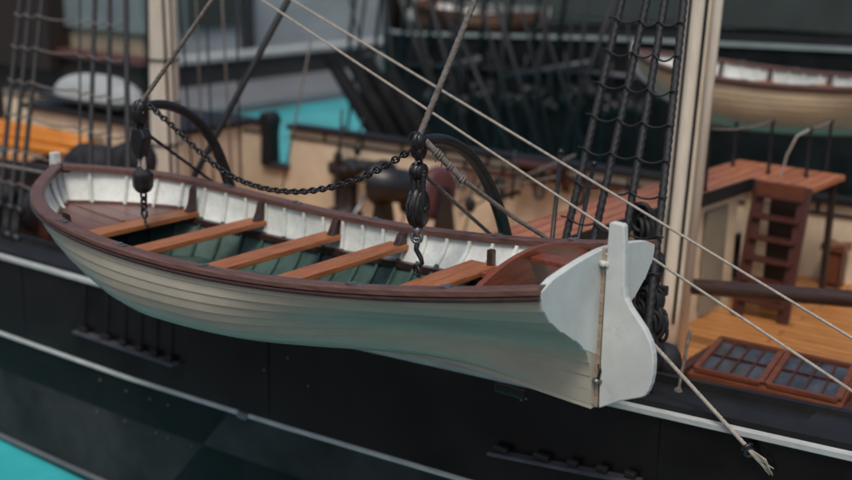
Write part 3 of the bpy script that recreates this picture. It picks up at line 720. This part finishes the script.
for i in range(5): q = g0.lerp(g1, .3+.16*i); b.tube([q, q+V((.02*random.uniform(-1, 1), -.02, -.05-.03*random.random()))], .005, 5)
tag(b.build('guy_rope', M['rope_g']), 'grey guy rope from the right davit head down behind the stern of the lifeboat', 'rope')
rope_obj([H2+V((0, 0, .03)), on(475, 0, 'Y', .25), on(475, 0, 'Y', .25)+(on(475, 0, 'Y', .25)-H2)*.8], .021, 'rope_g', 'frayed grey rope rising from the right davit head to the top edge')
rope_obj([H1+V((0, 0, .03)), on(212, 0, 'Y', .25), on(212, 0, 'Y', .25)+(on(212, 0, 'Y', .25)-H1)*.8], .018, 'rope_g', 'grey rope rising from the left davit head to the top edge')
a, c = on(288, 0, 'Y', 2.6), on(203, 160, 'Y', 2.1); rope_obj([a+(a-c)*.6, c, c-(a-c)*.55], .034, 'rope_d', 'thick black stay slanting behind the left davit', laid=False)
rope_obj([on(311, 40, 'Y', 6), on(282, 162, 'Y', 6)-V((0, 0, .4))], .014, 'rope_g', 'thin grey rope hanging in front of the turquoise gangway opening', laid=False)
rope_obj([V((X1+.02, 0, z1(130))), on(217, 185, 'Y', 1.1), on(217, 185, 'Y', 1.1)+(on(217, 185, 'Y', 1.1)-V((X1, 0, z1(130))))*.35], .013, 'rope_d', 'dark fall rope running from the left tackle down to the rail')
rope_obj([V((X2+.03, 0, z2(172))), on(490, 234, 'Y', 1.1), on(490, 234, 'Y', 1.1)+(on(490, 234, 'Y', 1.1)-V((X2, 0, z2(172))))*.3], .014, 'rope_g', 'dark fall rope running from the right tackle down to the rail')
rope_obj([on(0, 165, 'Y', 1.3)+V((-1.5, 0, .12)), on(0, 165, 'Y', 1.3), on(46, 173, 'Y', 1.0), on(75, 178, 'Y', 1.1)], .02, 'rope_g', 'slack purple grey rope at the left edge leading behind the bow')
# mooring-like line on the hull side at lower right
A1, B1 = on(612, 299, 'Y', 1.12), on(747, 447, 'Y', 1.13)
b = rope_mb([A1, B1], .0145); b.tube([B1, on(760, 462, 'Y', 1.15), on(772, 474, 'Y', 1.16)], [.02, .014, .007], 7)
for k in range(7): p = B1+V((0, 0, 0)); b.tube([p, on(757+4*random.random()*k*.5, 459+2*random.random(), 'Y', 1.13), on(765+random.random()*9, 468+random.random()*8, 'Y', 1.15)], .005, 5)
tag(b.build('rope', M['rope_l']), 'pale rope below the rudder ending in a frayed splice on the black hull', 'rope')
b = MB(); b.ring(B1, .034, .016, axis=(.6, -.2, -.6)); b.ring(B1+V((.02, 0, -.035)), .03, .013, axis=(.5, -.6, 0)); tag(b.build('rope_thimble', M['iron']), 'dark iron ring at the spliced end of the pale rope on the hull', 'ring')
for dx in (0,):
    b = MB(); p = on(678, 392, 'Y', 1.5); q = on(690, 330, 'Y', 1.6); rope_mb([q, p], .012, b); b.ring(p+V((0, 0, -.02)), .022, .01, axis=(0, 1, 0)); b.ell(p, (.035, .03, .04), n=8)
    tag(b.build('rope', M['rope_g']), 'short grey rope with a small ring at the foot of the right mast', 'rope')

# ================================================================== DECK CLUTTER
# winch / drum
wn = thing('deck_winch', on(425, 215, 'Z', -2.5), 'black drum winch with a maroon end behind the right tackle', 'winch')
c0, c1 = on(385, 190, 'Y', 7.2), on(448, 190, 'Y', 6.5)
ax = (V((1.0, 0, 0))); cc = on(410, 188, 'Y', 7)
b = MB(); b.lathe([(.30, -.62), (.36, -.58), (.36, -.5), (.26, -.45), (.26, .35), (.36, .4), (.36, .46)], cc, ax, 24); b.build('drum', M['iron'], wn)
b = MB(); b.lathe([(.1, .465), (.40, .47), (.40, .56), (.3, .60)], cc, ax, 24); b.build('end_disc', M['maroon'], wn)
for k in (-.55, .62):
    b = MB(); b.prism([cc+V((k, -.3, -.85)), cc+V((k, .3, -.85)), cc+V((k, .1, .1)), cc+V((k, -.1, .1))], (.06, 0, 0)); b.build('side_frame', M['iron'], wn)
b = MB(); b.tube([cc+V((-.7, -.1, -.1)), cc+V((-.75, -.45, -.5)), cc+V((-.75, -.5, -.8))], .03, 8); b.build('crank', M['steel'], wn)
# stove-like vent and coils
def coil(c, R, label, mm='rope_d', n=5):
    b = MB()
    for i in range(n): b.ring(V(c)+V((random.uniform(-.02, .02), random.uniform(-.02, .02), i*.05)), R-.012*i, .03, axis=(random.uniform(-.1, .1), random.uniform(-.1, .1), 1), n=22, k=7)
    tag(b.build('rope_coil', M[mm]), label, 'rope coil', 'rope coils')
pm = thing('deck_pump', on(738, 272, 'Z', -2.42), 'black hand pump on deck between the right mast and the ladder', 'pump'); p = V(pm.location)
b = MB(); b.lathe([(.16, 0), (.16, .04), (.09, .06), (.08, .42), (.11, .44), (.11, .5), (.04, .53)], p, n=14); b.build('barrel', M['iron'], pm)
b = MB(); b.tube([p+V((0, 0, .5)), p+V((.1, -.05, .6)), p+V((.35, -.1, .42)), p+V((.42, -.1, .2))], .025, 8); b.build('handle', M['iron'], pm)
b = MB(); b.tube([p+V((0, 0, .35)), p+V((-.2, -.1, .33)), p+V((-.25, -.12, .22))], .045, 10); b.build('spout', M['iron'], pm)
coil(on(722, 262, 'Z', -2.38), .22, 'dark rope coil on the deck left of the black pump')
coil(on(752, 284, 'Z', -2.4), .2, 'grey rope coil on the deck at the foot of the ladder', 'rope_g', 3)
# hanks of rope on the belaying pins behind the rudder
for (px, py), lab in zip(((650, 303), (656, 323), (644, 222), (652, 264)), ('black rope hank behind the rudder blade, lowest of the cluster', 'black rope hank between the rudder and the right mast foot', 'black rope hank hanging behind the white transom corner', 'black rope hank beside the right mast above the rudder blade')):
    c = on(px, py, 'Y', 1.95); t = thing('rope_hank', c, lab, 'rope hank', 'black rope hanks by the right mast')
    b = MB()
    for i in range(11):
        a = random.uniform(-.7, .7); b.ring(c+V((random.uniform(-.06, .06), random.uniform(-.07, .03), random.uniform(-.08, .05))), random.uniform(.05, .10), random.uniform(.014, .022), axis=(sin(a), -cos(a), random.uniform(-.4, .5)), n=16, k=6, stretch=((0, 0, 1), random.uniform(1.1, 1.6)))
    b.build('loops', M['rope_d'], t)
    b = MB(); b.ell(c+V((0, .02, .0)), (.075, .05, .08), n=10); b.build('belaying_pin', M['iron'], t)
# pin rail for those hanks
t = thing('fife_rail', on(650, 330, 'Y', 2.05), 'black pin rail at the ship side behind the rudder', 'rail')
p = on(636, 285, 'Y', 2.08); b = MB(); b.box(p, (.55, .08, .08), bev=.01); b.build('rail', M['black'], t)
for k in (-.2, .05):
    b = MB(); b.box((p.x+k, p.y, (p.z-.04-2.4)/2), (.06, .06, p.z-.04+2.4)); b.build('post', M['black'], t)
b = MB(); c = on(648, 352, 'Y', 2.3); b.ell(c, (.14, .16, .2), n=12); b.ell(c+V((.06, .2, -.12)), (.15, .15, .16), n=12)
tag(b.build('canvas_bundle', M['darkcl']), 'dark canvas bundle at the foot of the right mast behind the rudder', 'bundle')
# small guns and fittings near the far bulwark
for (px, py), lab in zip(((362, 168), (537, 165)), ('dark canvas heap against the far cream bulwark left of the winch', 'dark red fitting on the far cream bulwark right of the right davit')):
    c = on(px, py, 'Y', 8.0); b = MB()
    if px < 400:
        for i in range(5): b.ell(c+V((-.25+.13*i, random.uniform(-.05, .05), random.uniform(-.08, .06))), (.16, .14, .11), n=10)
        b.box(c+V((0, .15, -.2)), (.1, .4, .05)); tag(b.build('canvas_heap', M['darkcl']), lab, 'bundle')
    else:
        t = thing('bulwark_bracket', c, lab, 'bracket')
        b.box(c, (.8, .3, .05), bev=.01); b.build('shelf', M['mahogd'], t)
        for k in (-.3, .3):
            b = MB(); b.prism([c+V((k, .28, -.025)), c+V((k, -.12, -.025)), c+V((k, .38, -.45))], (.04, 0, 0)); b.build('strut', M['mahogd'], t)
# barrels by the davit
for i, (px, py) in enumerate(((483, 190), (497, 195))):
    c = on(px, py, 'Y', 7.7); b = MB(); b.lathe([(.09, -.12), (.12, 0), (.09, .12)], c, (.6, -1, 0), 14); b.box(c+V((0, .3, -.05)), (.06, .6, .06)); tag(b.build('pulley', M['iron']), ('black round pulley on the far bulwark, left of two behind the right davit', 'black round pulley on the far bulwark, right of two behind the right davit')[i], 'pulley', 'pulleys on the far bulwark')
# cables drawn on the far bulwark face
for i, pts in enumerate((((342, 110), (340, 150), (337, 180), (350, 205)), ((460, 215), (520, 178), (575, 155)), ((420, 225), (480, 190), (540, 180), (560, 176)), ((515, 150), (512, 200)))):
    P = [on(*p, 'Y', 8.0-.25*i) for p in pts]; rope_obj(P, .022 if i in (0, 3) else .015, 'rope_d' if i in (0, 3) else 'rope_g', ('black rope hanging down the far bulwark left of the winch', 'grey rope rising past the winch to the far rail', 'grey rope sagging across the deck behind the right davit', 'short black rope hanging behind the right davit')[i], laid=False)
pr_ = thing('far_pin_rail', on(540, 170, 'Y', 8.2), 'dark pin rail with rope hanks along the far cream bulwark behind the right davit', 'rail')
A1, B1 = on(455, 168, 'Y', 8.28), on(640, 192, 'Y', 8.28); b = MB(); b.quadbox(A1, B1, (.14, .05)); b.build('rail', M['mahogd'], pr_)
for i in range(9):
    p = A1.lerp(B1, .06+.11*i); b = MB(); b.lathe([(.02, -.16), (.02, 0), (.03, .02), (.02, .14), (.03, .16)], p, n=8); b.build('belaying_pin', M['brownd'], pr_)
    if i % 2 == 0:
        b = MB()
        for k in range(4): b.ring(p+V((random.uniform(-.03, .03), -.06-.02*k, -.16)), random.uniform(.06, .09), .018, axis=(random.uniform(-.3, .3), -1, .1), n=14, k=6, stretch=((0, 0, 1), 1.7))
        b.build('rope_hank', M['rope_d' if i % 4 else 'rope_g'], pr_)
cap = thing('capstan', on(347, 214, 'Z', -2.9), 'dark capstan on deck left of the winch behind the span chain', 'capstan'); p = V(cap.location)
b = MB(); b.lathe([(.34, 0), (.34, .08), (.2, .14), (.17, .55), (.22, .7), (.33, .74), (.33, .9), (.2, .94)], p, n=18); b.build('barrel', M['brownd'], cap)
b = MB()
for k in range(6): b.box(p+V((.2*cos(k*pi/3), .2*sin(k*pi/3), .38)), (.05, .05, .42), Matrix.Rotation(k*pi/3, 3, 'Z'))
b.build('whelps', M['iron'], cap)
for i, (px, py, Y, r) in enumerate(((338, 158, 8.1, .12), (357, 150, 8.1, .10), (405, 205, 7.2, .14), (470, 205, 7.6, .12))):
    c = on(px, py, 'Y', Y); t = thing('tackle_block', c, ('black block hanging high on the far bulwark left of the canvas heap', 'small black block hanging above the canvas heap', 'black block in front of the winch drum', 'black block hanging right of the winch')[i], 'block', 'black blocks around the winch')
    b = MB(); b.ell(c, (r*.7, r*.6, r), n=12); b.ell(c+V((r*.4, 0, 0)), (r*.3, r*.55, r*.9), n=10); b.build('shell', M['iron'], t)
    b = MB(); b.tube([c+V((0, 0, r)), c+V((.05, .1, .55))], .018, 6); b.tube([c-V((0, 0, r*.8)), c+V((-.08, -.05, -.5))], .015, 6); b.build('rope', M['rope_d'], t)
# channel ledges on the near side
for pts, lab, k in ((((76, 331), (176, 365)), 'narrow dark channel ledge on the hull side at left under the bow', 6), (((490, 452), (640, 482)), 'narrow dark channel ledge on the hull side under the keel', 5)):
    a, c = on(*pts[0], 'Y', YS-.05), on(*pts[1], 'Y', YS-.05); t = thing('channel_ledge', a, lab, 'ledge', 'channel ledges on the hull')
    b = MB(); b.quadbox(a, c, (.10, .03), bev=.006); b.build('ledge', M['ledge'], t)
    for i in range(k):
        p = a.lerp(c, .08+.86*(i/(k-1))**.8); b = MB(); b.box(p+V((0, .0, .045)), (.09+.05*(i < 2), .05, .055), bev=.012); (b.tube([p+V((0, .03, .06)), p+V((.03, .03, .80))], .007, 6) if k == 6 else None); b.build('chainplate', M['black'], t)
for i, (px, py) in enumerate(((100, 380), (126, 391), (150, 399), (168, 405), (97, 411), (125, 421), (156, 433), (168, 438), (191, 446), (236, 334), (264, 370), (288, 358), (308, 386), (521, 400), (526, 399))):
    p = on(px, py, 'Y', YS-.004); b = MB(); b.ell(p, (.011, .009, .011), n=6); b.build('rivet', M['quay'], ship)

# ---- near left: rail fittings behind the bow
t = thing('windlass', on(25, 245, 'Y', 2.3), 'dark blue grey windlass on deck at the left edge behind the bow', 'windlass')
c = on(12, 205, 'Y', 2.4); b = MB(); b.lathe([(.2, -.6), (.32, -.55), (.24, -.45), (.22, .3), (.30, .4), (.30, .5)], c, (1, .25, 0), 18); b.build('drum', M['darkcl'], t)
for k in (-.4, .35):
    b = MB(); b.prism([c+V((k, -.3, -.7)), c+V((k, .35, -.7)), c+V((k, .14, .3)), c+V((k, -.1, .3))], (.09, 0, 0)); b.build('bitt', M['black'], t)
b = MB(); b.ell(c+V((.15, -.2, .22)), (.2, .16, .16), n=10); b.build('canvas_cover', M['darkcl'], t)
for i, (px, py, mm) in enumerate(((48, 232, 'mahogd'), (58, 246, 'brownd'))):
    p = on(px, py, 'Y', 2.0); b = MB(); b.lathe([(.09, -.35), (.11, 0), (.08, .25), (.1, .28), (.06, .33)], p, n=14); tag(b.build('bollard', M[mm]), ('reddish brown wooden bollard just behind the bow', 'dark brown bollard low beside the bow')[i], 'bollard', 'bollards behind the bow')
c = on(12, 160, 'Y', 3.4); b = MB()
b.tube([c+V((-1, 0, -.1)), c+V((1.4, .3, -.06))], .05, 10); b.box(c+V((0, .3, -.3)), (3.2, .1, .2)); tag(b.build('pin_rail', M['black']), 'black pin rail at left between the slanted shrouds and the orange spars', 'rail')

# orange spars, dinghy cover and deckhouse at left
for i, (a, c, r, lab) in enumerate((((-30, 119), (92, 143), .11, 'bright orange spar at left, uppermost of the three stacked'), ((-30, 129), (86, 147), .11, 'bright orange spar at left, middle of the three stacked'), ((-30, 138), (70, 153), .09, 'bright orange spar at left, lowest and nearest of the three stacked'))):
    A1, B1 = on(*a, 'Y', 5.3-.2*i), on(*c, 'Y', 5.3-.2*i); b = MB(); b.tube(line(A1, B1, 6), [r, r, r, r, r*.9, r*.7], 14); tag(b.build('spar', M['orange']), lab, 'spar', 'orange spars stacked on deck')
for i, x in enumerate((-14.2, -12.6)):
    b = MB(); z0 = -2.66; b.prism([(x, 4.4, z0), (x, 5.7, z0), (x, 5.6, z0+.62), (x, 4.6, z0+.45)], (.14, 0, 0)); tag(b.build('chock', M['brownd']), ('dark wooden chock under the left ends of the orange spars', 'dark wooden chock under the right ends of the orange spars')[i], 'chock')
dg = thing('covered_dinghy', on(98, 98, 'Y', 6), 'white canvas covered dinghy upside down on the deckhouse at left', 'dinghy')
c = on(98, 97, 'Y', 6.2); b = MB(); prof = []
n1, n2 = 22, 10; vs = []
for i in range(n1+1):
    u = -1+2*i/n1; wv = max(.02, (1-abs(u)**2.6))**.6
    for j in range(n2+1):
        a = pi*j/n2; vs.append(c+V((u*1.15, -.42*wv*cos(a), .40*wv*sin(a)**.8)))
b.add(vs, [(i*(n2+1)+j, i*(n2+1)+j+1, (i+1)*(n2+1)+j+1, (i+1)*(n2+1)+j) for i in range(n1) for j in range(n2)]); b.build('cover', M['canvas'], dg)
b = MB(); b.box(c+V((0, 0, -.04)), (2.3, .86, .07), bev=.02); b.build('gunwale', M['quayd'], dg)
hs = thing('deckhouse', (-13, 6.3, -2.65), 'low beige deckhouse with a black roof edge under the covered dinghy', 'deckhouse')
b = MB(); b.box((-12.9, 6.4, -2.2), (4.2, 1.3, 1.75)); b.build('wall', M['cream'], hs)
b = MB(); b.box((-12.9, 6.4, -1.28), (4.4, 1.5, .09), bev=.02); b.build('roof', M['black'], hs)
for k in range(3):
    b = MB(); b.box((-14.2+1.2*k, 5.745, -1.85), (.4, .02, .5)); b.build('panel', M['beige'], hs)
# dark heap below
c = on(105, 155, 'Y', 3.6); b = MB()
for i in range(8): b.ell(c+V((-.6+.2*i, random.uniform(-.1, .1), -.25+.035*i+random.uniform(-.05, .05))), (.25, .25, .3), n=10)
tag(b.build('sail_bundle', M['darkcl']), 'black furled sail bundle on deck left of the left mast', 'bundle')

# ================================================================== BEYOND THE SHIP
ZW = -4.45
b = MB(); b.add([(-26.5, -0.9, ZW), (60, -0.9, ZW), (60, 34, ZW), (-26.5, 34, ZW)], [(0, 1, 2, 3)], 0, False); struct('water', b, M['water'])
b = MB(); b.box((10, -30.9, ZW-.15), (120, 60, .5)); struct('added_pavement', b, M['pave'])  # added out of view: neutral hull reflections, less turquoise bounce
b = MB(); b.add([(-400, -400, ZW-.5), (400, -400, ZW-.5), (400, 400, ZW-.5), (-400, 400, ZW-.5)], [(0, 1, 2, 3)], 0, False); struct('ground', b, M['quay'])
b = MB(); b.box((-29, -10, -4.55), (5, 120, .8)); struct('quay_ledge', b, M['quay'])
b = MB(); b.box((-32.1, -10, -4.0), (1.2, 120, 1.5)); tag(b.build('low_wall', M['quayd']), 'low dark wall along the end of the pool at left', 'wall')
b = MB(); b.box((-32.1, -10, -3.16), (1.5, 120, .16)); tag(b.build('coping', M['quayl']), 'pale coping stone strip on top of the low dark wall', 'coping')
bw = thing('pavilion', (-36, 10, -4), 'blue grey building beyond the end of the pool at upper left', 'building')
b = MB(); b.box((-37, 8, 1.5), (3, 110, 11)); b.build('wall', M['wallg'], bw)
for y in (on(247, 30, 'X', -35.3).y, on(392, 30, 'X', -35.3).y, 3, -6):
    b = MB(); b.box((-35.3, y, 1.5), (.45, .5, 11)); b.build('column', M['quayd'], bw)
for xa, xb in ((150, 182), (188, 237)):
    ya, yb = on(xa, 30, 'X', -35.4).y, on(xb, 30, 'X', -35.4).y; b = MB(); b.box((-35.42, (ya+yb)/2, 1.9), (.2, yb-ya, 8.4)); b.build('window', M['greenw'], bw)
# far quay on the long side
b = MB(); b.box((10, 37, -4.2), (120, 6, 1.2)); struct('far_quay', b, M['quay'])
fw_ = thing('green_wall', (0, 42, -4), 'long grey green wall with pale bands beyond the far black ship', 'wall')
b = MB(); b.box((10, 42, 3), (120, 1.5, 15)); b.build('wall', M['greenw'], fw_)
for z in (-1.7, -.2, 1.6):
    b = MB(); b.box((10, 41.2, z), (120, .16, .28)); b.build('band', M['stripe'], fw_)
# second black ship
s2 = thing('black_ship', (-6, 17, -4.3), 'second black hulled ship with a pale rail line lying behind the far bulwark', 'ship')
def z5(x): return interp([(-18, -.72), (-9, -.30), (-3.8, -.16), (10, .05)], x)
xx = [-17.2+.5*i for i in range(66)]
def h5(x):
    y0 = 16+2.6*max(0, (-14-x)/3.2)**2 if x < -14 else 16
    return [(x, y0, z5(x)), (x, y0+.15, -2.2), (x, y0+.5, -4.5), (x, 21, -4.5), (x, 21, z5(x))]
strip(h5, xs_=xx, name='hull', m=M['hullr'], parent=s2)
def m5(x):
    y0 = h5(x)[0][1]; z = z5(x); return [(x, y0-.05, z+.04), (x, y0+.1, z+.04), (x, y0+.1, z-.03), (x, y0-.05, z-.03)]
strip(m5, xs_=xx, name='rail', m=M['stripe'], parent=s2)
def m6(x):
    y0 = h5(x)[0][1]; z = z5(x)-.75; return [(x, y0-.03, z+.05), (x, y0+.1, z+.05), (x, y0+.1, z-.03), (x, y0-.03, z-.03)]
strip(m6, xs_=xx, name='moulding', m=M['hullg'], parent=s2)
b = MB(); b.box((-2, 20.4, .35), (22, 1.6, 1.0)); b.build('deckhouse', M['greenw'], s2)
for k in range(9):
    b = MB(); p = on(345+26*k, 20, 'Y', 15.6); b.tube([(p.x, 15.7, -1.3), (p.x+.5, 16.6, 7)], .05, 6); b.build('shroud', M['rope_d'], s2)
m2 = MB(); p = on(392, 60, 'Y', 17.5); m2.tube([(p.x, 17.5, -3.5), (p.x-.05, 17.5, 9)], .24, 16); tag(m2.build('mast', M['brownd']), 'dark far mast rising behind the turquoise water', 'mast')
for i in range(22):
    p = on(430+19*i, 92+6*(i % 3), 'Y', 15.9); b = MB(); b.ell((p.x, 15.9, p.z), (.08, .08, .11), n=8); b.build('deadeye', M['hullg'], s2)
sh = thing('harbour_shed', on(70, 80, 'Y', 13), 'dark brown shed with a maroon eave and beige upper wall at upper left', 'shed')
def shed(py0, py1, dy, nm, mm, px0=-40, px1=141):
    a, c = on(px0, py1, 'Y', 13+dy), on(px1, py0, 'Y', 13+dy); zz0, zz1 = c.z, on(px1, py1, 'Y', 13+dy).z
    b = MB(); b.box(((a.x+c.x)/2, 13+dy+.6, (zz0+zz1)/2), (c.x-a.x, 1.2, abs(zz0-zz1))); b.build(nm, mm, sh)
shed(66, 150, 0, 'wall', M['brownd']); shed(59, 66.5, -.2, 'eave', M['maroon']); shed(33, 59.5, .3, 'upper_wall', M['beige']); shed(-14, 33.5, .15, 'roof', M['slate']); shed(-30, 70, -.4, 'dark_porch', M['brownd'], -60, 44)
cl = [(350, 0, 385, 140), (385, 0, 402, 140), (412, 0, 448, 140), (442, 0, 490, 150), (464, 0, 450, 140), (495, 0, 540, 150), (612, 0, 600, 150), (535, 0, 585, 150), (430, 0, 470, 150), (455, 0, 436, 130), (480, 0, 520, 150), (505, 20, 495, 150), (520, 0, 552, 150), (548, 0, 530, 150), (470, 60, 510, 150), (572, 0, 566, 150), (586, 0, 575, 150), (400, 0, 440, 110), (415, 20, 400, 130), (365, 0, 350, 110), (600, 40, 560, 155), (625, 0, 640, 150)]
for i, (a, b_, c, e) in enumerate(cl):
    A1, B1 = on(a, b_, 'Y', 11.6+.3*(i % 4)), on(c, e, 'Y', 11.6+.3*(i % 4)); b = MB(); b.tube([A1+(A1-B1)*.4, B1-(A1-B1)*.25], .022+.012*(i % 3), 7); b.build('rigging_line', M['rope_d'], s2)
for i, (a, b_, c, e, r) in enumerate(((505, 76, 592, 62, .06), (440, 66, 478, 60, .07), (555, 68, 640, 78, .05))):
    b = MB(); b.tube([on(a, b_, 'Y', 15.7), on(c, e, 'Y', 15.6)], r, 10); b.ell(on(c, e, 'Y', 15.6), (r*1.6,)*3, n=8); b.build('anchor_stock', M['ledge'], s2)
for i in range(16):
    p = on(432+15*i, 96+random.uniform(-10, 12), 'Y', 15.5); b = MB()
    for k in range(4): b.ell(p+V((random.uniform(-.12, .12), random.uniform(-.05, .05), random.uniform(-.15, .15))), (random.uniform(.06, .13),)*3, n=7)
    b.tube([p, p+V((random.uniform(-.15, .15), 0, .9))], .02, 6); b.build('tackle', M['hullg'] if i % 3 else M['iron'], s2)
m2 = MB()
# slanted dark spars over the turquoise gap
for i, (a, c) in enumerate((((340, 75), (378, 135)), ((358, 72), (396, 138)), ((378, 78), (416, 140)), ((398, 88), (425, 138)))):
    A1, B1 = on(*a, 'Y', 11.5), on(*c, 'Y', 11.2); b = MB(); b.tube([A1+(A1-B1)*.3, B1-(A1-B1)*.3], [.13, .20], 12)
    tag(b.build('raked_spar', M['hullr']), ('first slanted black spar in front of the turquoise water', 'second slanted black spar right of the turquoise water', 'third slanted black spar left of the far dark hull', 'rightmost slanted black spar above the right tackle')[i], 'spar', 'slanted black spars')
# pale figures/posts on the far right
for i, px in enumerate((744, 757, 775)):
    p = on(px, 40, 'Y', 24); b = MB(); b.lathe([(.16, -2.6), (.16, .1), (.24, .15), (.24, 1.1), (.1, 1.2)], p, n=12); tag(b.build('bollard_post', M['stripe'] if i < 2 else M['quayd']), ('pale post on the far quay, left of three at upper right', 'pale post on the far quay, middle of three at upper right', 'dark post on the far quay, right of three at upper right')[i], 'post', 'posts on the far quay')

for o in list(bpy.data.objects):
    if '_b' in o: del o['_b']
